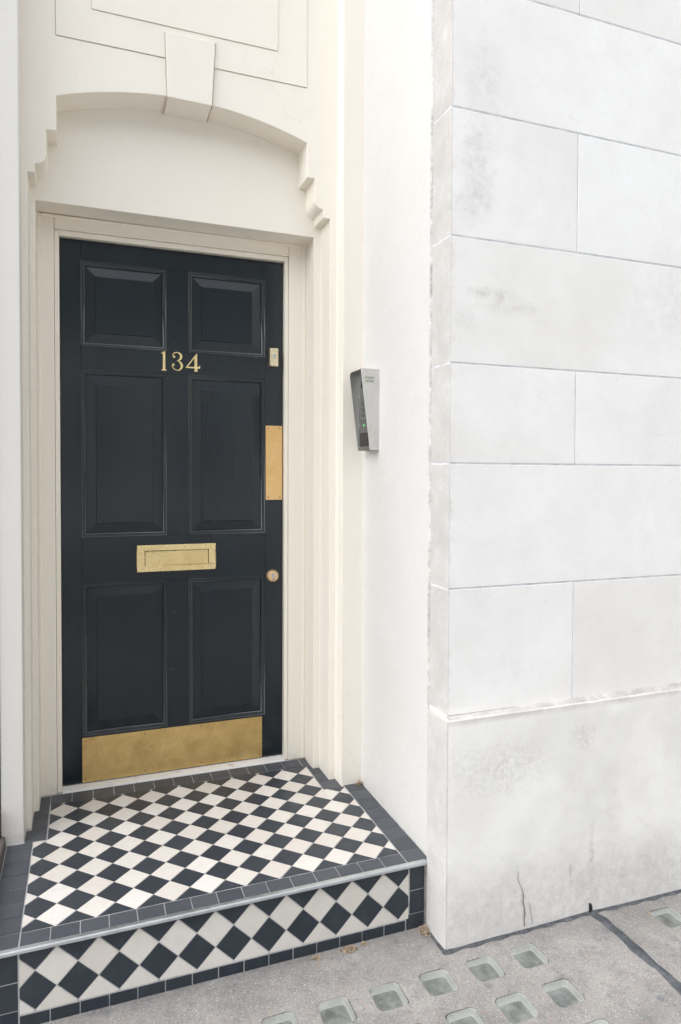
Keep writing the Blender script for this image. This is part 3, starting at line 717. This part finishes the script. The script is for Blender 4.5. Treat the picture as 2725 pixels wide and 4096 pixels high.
def diamond(cx, cy, hx, hy, g): k = 1-g*math.sqrt(2)/hx; return [(cx-hx*k, cy), (cx, cy-hy*k), (cx+hx*k, cy), (cx, cy+hy*k)]
XL, XR, XLi, XRi, YF_, YJl, YJr, YB = -.1585, .9015, -.1185, .8205, 1.8825, 2.339, 2.364, 2.5855
hx, hy = .04995, .0497
for j in range(-1, 15):
    cy = 1.9307 + hy*j
    white = (j % 2 == 0)
    for i in range(-1, 12):
        cx = (-.0772 if white else -.0272) + 2*hx*i - (2*hx if i == -1 and False else 0)
        P0 = diamond(cx, cy, hx, hy, GAP)
        def cl(P, x0, x1, y0, y1):
            P = clip(P, -1, 0, -(x0+GAP)); P = clip(P, 1, 0, x1-GAP) if P else P
            P = clip(P, 0, -1, -(y0+GAP)) if P else P; return clip(P, 0, 1, y1-GAP) if P else P
        mat = m_tcream if white else m_tblack; nm = 'cream_tile' if white else 'black_tile'
        xj, yj, sg = (XLi, YJl, -1) if cx < .35 else (XRi, YJr, 1)
        crosses = sg*(cx-xj)+hx > 0.0005
        if not crosses: pieces = [cl(P0, XLi, XRi, YF_, YB)]
        elif cy+hy <= yj: pieces = [cl(P0, XL, XR, YF_, yj)]
        elif cy-hy >= yj: pieces = [cl(P0, XLi, XRi, YF_, YB)]
        else:
            inner_ = cl(clip(P0, sg, 0, sg*xj-(GAP if cy > yj else 0)) or P0, -9, 9, YF_, YB) if sg*(cx-xj) < hx else None
            outer_ = clip(P0, -sg, 0, -sg*xj); outer_ = cl(outer_, XL, XR, YF_, yj) if outer_ else None
            pieces = [inner_, outer_]
        for P in pieces:
            if P and len(P) >= 3:
                tile(nm, P, mat, key=('fl' if len(P) == 4 and abs(area(P)-area(P0)) < 1e-7 else None))
bt = lambda x0, x1, y0, y1: tile('border_tile', rect(x0, x1, y0, y1), m_tborder)
for k in range(15): bt(-.1585+.07067*k, -.1585+.07067*(k+1), 1.826, 1.8812)
for k in range(13): bt(-.121+.0716*k, -.121+.0716*(k+1), 2.5865, 2.657)
Y5 = [1.826, 1.885, 1.953, 2.0205, 2.089, 2.159, 2.230, 2.302, 2.340]
for a_, b_ in zip(Y5[:-1], Y5[1:]): bt(-.2345, -.1595, a_, b_)
for a_, b_, xo in ((2.341, 2.419, -.186), (2.419, 2.495, -.170), (2.495, 2.561, -.170), (2.561, 2.628, -.1545), (2.628, 2.655, -.1545)): bt(xo, -.1205, a_, b_)
Y6 = [1.826]+[1.888+.0715*k for k in range(6)]+[2.317, 2.372]
for a_, b_ in zip(Y6[:-1], Y6[1:]): bt(.9035, .9735, a_, b_)
for a_, b_, xo in ((2.365, 2.436, .8935), (2.436, 2.508, .868), (2.508, 2.578, .868), (2.578, 2.656, .841)): bt(.8225 if b_ < 2.6 else .811, xo, a_, b_)
# riser
RX0, RX1, RZ0, RZ1 = -.1585, .9065, -.1715, -.0165
S = .09945/2
for row, zc in enumerate((-.0175, -.0675, -.1172, -.1670)):
    white = row in (1, 3); m_ = m_rcream if white else m_rblack
    for i in range(-1, 12):
        xc = (-.0723 if row in (1, 3) else -.1218) + 2*S*i
        P0 = diamond(xc, zc, S, S, .0013)
        P = P0
        for a_, b_, c_ in ((-1, 0, -(RX0+GAP)), (1, 0, RX1-GAP), (0, -1, -(RZ0+GAP)), (0, 1, RZ1-GAP)):
            P = clip(P, a_, b_, c_) if P else P
        if P and len(P) >= 3: tile('cream_tile' if white else 'black_tile', P, m_, 'y', 1.8255, key=('rz' if abs(area(P)-area(P0)) < 1e-7 else None))
def rt(x0, x1, z0, z1): tile('border_tile', rect(x0, x1, z0, z1), m_rblack, 'y', 1.8255)
for k in range(15): rt(-.1585+.0703*k, -.1585+.0703*(k+1), -.240, -.1735)
for z0, z1 in ((-.088, -.0165), (-.159, -.088), (-.240, -.159)):
    rt(-.2355, -.160, z0, z1)
    rt(.9085 if z0 > -.2 else .8975, .9595, z0, z1)
# nosing
bm = bmesh.new(); prism(bm, [(1.8265, .0008), (1.8145, .0008), (1.8115, -.0004), (1.8105, -.003), (1.8107, -.0090), (1.8265, -.0090)], 'x', -.30, .9600)
mesh('nosing', bm, m_alu, st, .0008)

# ================================================================== INTERCOM on the side wall
ic = thing('intercom', 'brushed steel intercom with slanted rain hood and keypad on the white side wall', 'intercom')
X0, XF, Y0_, Y1_, Z0_, Z1_ = .9752, .940, 2.217, 2.331, 1.254, 1.5385
boxo('faceplate', XF, X0, Y0_+.0018, Y1_-.0018, Z0_, Z1_-.003, m_psteel, ic, .001)
XT = .9045
def hoodside(y0, y1):
    return [(X0, Z0_-.001), (XF-.0005, Z0_-.001), (XF-.0015, Z0_+.004), (XT, Z1_-.012)] + [(XT+.0005+.007*(1-math.cos(R(a))), Z1_-.012+.0115*math.sin(R(a))) for a in (30, 60, 90)] + [(X0, Z1_)]
hb = bmesh.new()
for y0, y1 in ((Y0_, Y0_+.0015), (Y1_-.0015, Y1_)): prism(hb, [(q[0], q[1]) for q in hoodside(0, 0)], 'y', y0, y1)
box(hb, XT+.004, X0, Y0_+.0012, Y1_-.0012, Z1_-.0016, Z1_-.0001)
hood = mesh('rain_hood', hb, m_steel, ic, .0005, seg=1)
bm = bmesh.new(); box(bm, XF-.0006, XF+.001, 2.283, 2.3035, 1.4778, 1.502); mesh('camera_window', bm, m_plastic, ic)
bm = bmesh.new(); box(bm, XF-.0004, XF+.001, 2.296, 2.3035, 1.512, 1.517); mesh('microphone', bm, m_plastic, ic)
LAB = ['', 'C', '', '1', '2', '3', '4', '5', '6', '7', '8', '9', '*', '0', '#']
rows_z = [1.4483, 1.4272, 1.4062, 1.3852, 1.3637]
bi = 0
for rI, z in enumerate(rows_z):
    for cI, y in enumerate((2.2933, 2.2733, 2.2533)):
        s_ = (['C', '', 'X'], ['1', '2', '3'], ['4', '5', '6'], ['7', '8', '9'], ['*', '0', '#'])[rI][cI]
        bm = bmesh.new(); disc(bm, (y, z), .0082, 'x', XF+.0005, XF-.0016, .0072, n=20); b_ = mesh('button', bm, m_psteel, ic)
        if s_: text(s_, .0095, m_ink, face_x(XF-.0018, y, z), 'character', b_, .0001, True)
bm = bmesh.new(); disc(bm, (2.2735, 1.3425), .0082, 'x', XF+.0005, XF-.0014, .0072, n=20); b_ = mesh('button', bm, m_psteel, ic)
bm = bmesh.new(); box(bm, XF-.0020, XF-.0013, 2.2717, 2.2753, 1.3385, 1.3465); mesh('indicator_lamp', bm, m_led, b_)
rd = boxo('card_reader', XF-.0014, XF+.001, 2.2335, 2.3109, 1.268, 1.3165, m_plastic, ic, .0006)
M = Mat('reader_print', .5); M.base((.12, .12, .12)); m_rprint = M.m
bm = bmesh.new()
for sgn in (-1, 1):
    for q in (1, 2, 3, 4):
        rad_ = .006*q
        for t in range(6):
            a0, a1 = R(-35+70*t/6), R(-35+70*(t+1)/6)
            pts = [(2.2722+sgn*(rad_+dw)*math.cos(a), 1.299+(rad_+dw)*math.sin(a)*.8) for a, dw in ((a0, 0), (a1, 0), (a1, .0016), (a0, .0016))]
            bm.faces.new([bm.verts.new((XF-.0016, p[0], p[1])) for p in pts])
mesh('emblem', bm, m_rprint, rd)
for y, z in ((2.3178, 1.5325), (2.3178, 1.4475), (2.3182, 1.346), (2.3177, 1.265), (2.2238, 1.265), (2.2238, 1.346), (2.2238, 1.4475)):
    bm = bmesh.new(); disc(bm, (y, z), .0026, 'x', XF+.0003, XF-.001, .002, n=12); mesh('screw', bm, m_nickel, ic)
lab = boxo('label', .9185, .9557, Y0_-.0003, Y0_-.0001, 1.4868, 1.5105, m_label, hood)
for s_, z, sz, bo in (('ACE LOCKSMITHS', 1.5073, .0052, True), ('24 HR', 1.5020, .0036, False), ('Locks & Door Specialist', 1.4983, .0034, False), ('07927 366630', 1.4935, .0058, True)):
    text(s_, sz, m_ink, face_y(.9371, Y0_-.0004, z), 'lettering', lab, .00005, bo, 1.0 if bo is False else .86)
bm = bmesh.new(); box(bm, .9190, .9553, Y0_-.0005, Y0_-.0003, 1.5043, 1.5047); mesh('rule', bm, m_ink, lab)

# ================================================================== LEFT EDGE: shopfront beside the step
thr = prismo('shop_threshold', [(-.2375, -.01), (-.2375, .006), (-.2405, .030), (-.40, .034), (-.40, -.01)], 'y', 1.80, 2.345, m_timber, None, .002)
tag(thr, 'low dark timber threshold strip at the far left beside the doorstep', 'threshold')
sf = thing('shopfront', 'sliver of grey and pink shopfront at the far left edge beyond the pilaster', 'shopfront')
boxo('frame', -1.9, -.2545, 2.346, 2.66, .034, 4.5, m_shop, sf, .002)
boxo('stall_riser', -1.9, -.2560, 2.325, 2.3455, .036, .115, m_pink, sf, .002)
boxo('base', -1.9, -.2545, 2.346, 2.66, -.4, .033, m_timber, sf)

# ================================================================== dry litter
def litter(label, c, rx, ry, h, n, seed):
    rnd = random.Random(seed); bm = bmesh.new()
    for _ in range(n):
        a = rnd.uniform(0, 6.28); q = rnd.random()**.7; x = c[0]+rx*q*math.cos(a); y = c[1]+ry*q*math.sin(a); z = c[2]+.0015+h*rnd.random()*(1-q)
        L_ = rnd.uniform(.004, .012); b = rnd.uniform(0, 6.28); t = rnd.uniform(-.5, .6); w_ = rnd.uniform(.0005, .0022)
        d = Vector((math.cos(b)*math.cos(t), math.sin(b)*math.cos(t), math.sin(t)))*L_/2; s_ = Vector((-math.sin(b), math.cos(b), .4)).normalized()*w_/2; p = Vector((x, y, z))
        up = Vector((0, 0, .0005))
        v = [bm.verts.new(k) for k in (p-d-s_, p+d-s_, p+d+s_+up, p-d+s_+up)]
        for k in v: k.co.z = max(k.co.z, c[2]+.0004)
        bm.faces.new(v)
    o = mesh('dry_litter', bm, m_straw); tag(o, label, 'litter', None, 'stuff'); return o
litter('heap of dry straw and leaf bits in the corner between the riser and the stone plinth', (.950, 1.800, ZP), .020, .026, .020, 220, 1)
litter('larger tuft of dry straw at the foot of the tiled riser', (.705, 1.805, ZP), .028, .015, .011, 160, 2)
litter('small scrap of dry leaf at the foot of the riser, left of the larger tuft', (.605, 1.806, ZP), .015, .010, .006, 60, 3)
litter('tiny tuft of dry straw at the foot of the riser, right of the larger tuft', (.757, 1.812, ZP), .010, .008, .006, 40, 4)
litter('ball of dry moss in the back right corner of the step below the side wall', (.962, 2.357, 0), .013, .010, .018, 130, 5)
litter('brown crumbs along the back right corner of the step by the door frame', (.845, 2.652, 0), .022, .005, .005, 90, 6)
bm = bmesh.new(); pts = [(1.663, 1.665), (1.655, 1.650), (1.652, 1.632), (1.640, 1.612), (1.636, 1.598)]
for (a_, b_) in zip(pts[:-1], pts[1:]):
    d = Vector((b_[0]-a_[0], b_[1]-a_[1], 0)); n_ = Vector((-d.y, d.x, 0)).normalized()*.0011
    P = [Vector((*a_, pz(1.65)+.003)), Vector((*b_, pz(1.65)+.003))]
    v = [bm.verts.new(P[i]+s_*n_+Vector((0, 0, h))) for i in (0, 1) for s_, h in ((-1, 0), (0, .002), (1, 0))]
    bm.faces.new((v[0], v[3], v[4], v[1])); bm.faces.new((v[1], v[4], v[5], v[2]))
tag(mesh('twig', bm, m_straw), 'thin reddish twig lying by the dirty glass lens at the far right', 'twig')

# ================================================================== far side of the street (unseen, added for the door's gloss and fill light)
fb = thing('unseen_terrace', 'unseen terrace across the street, pale stucco below, dark brick above, added for reflections and fill light', 'building')
boxo('ground_floor', -30, 30, -18, -10.2, ZP, 4.0, m_stucco, fb)
boxo('upper_floors', -30, 30, -18, -10.25, 4.0, 7.4, m_brick, fb)
for k in range(-6, 7):
    for z0, h_ in ((1.0, 2.0),):
        boxo('window', k*2.4-.5, k*2.4+.5, -10.22, -10.12, z0, z0+h_, m_win, fb)
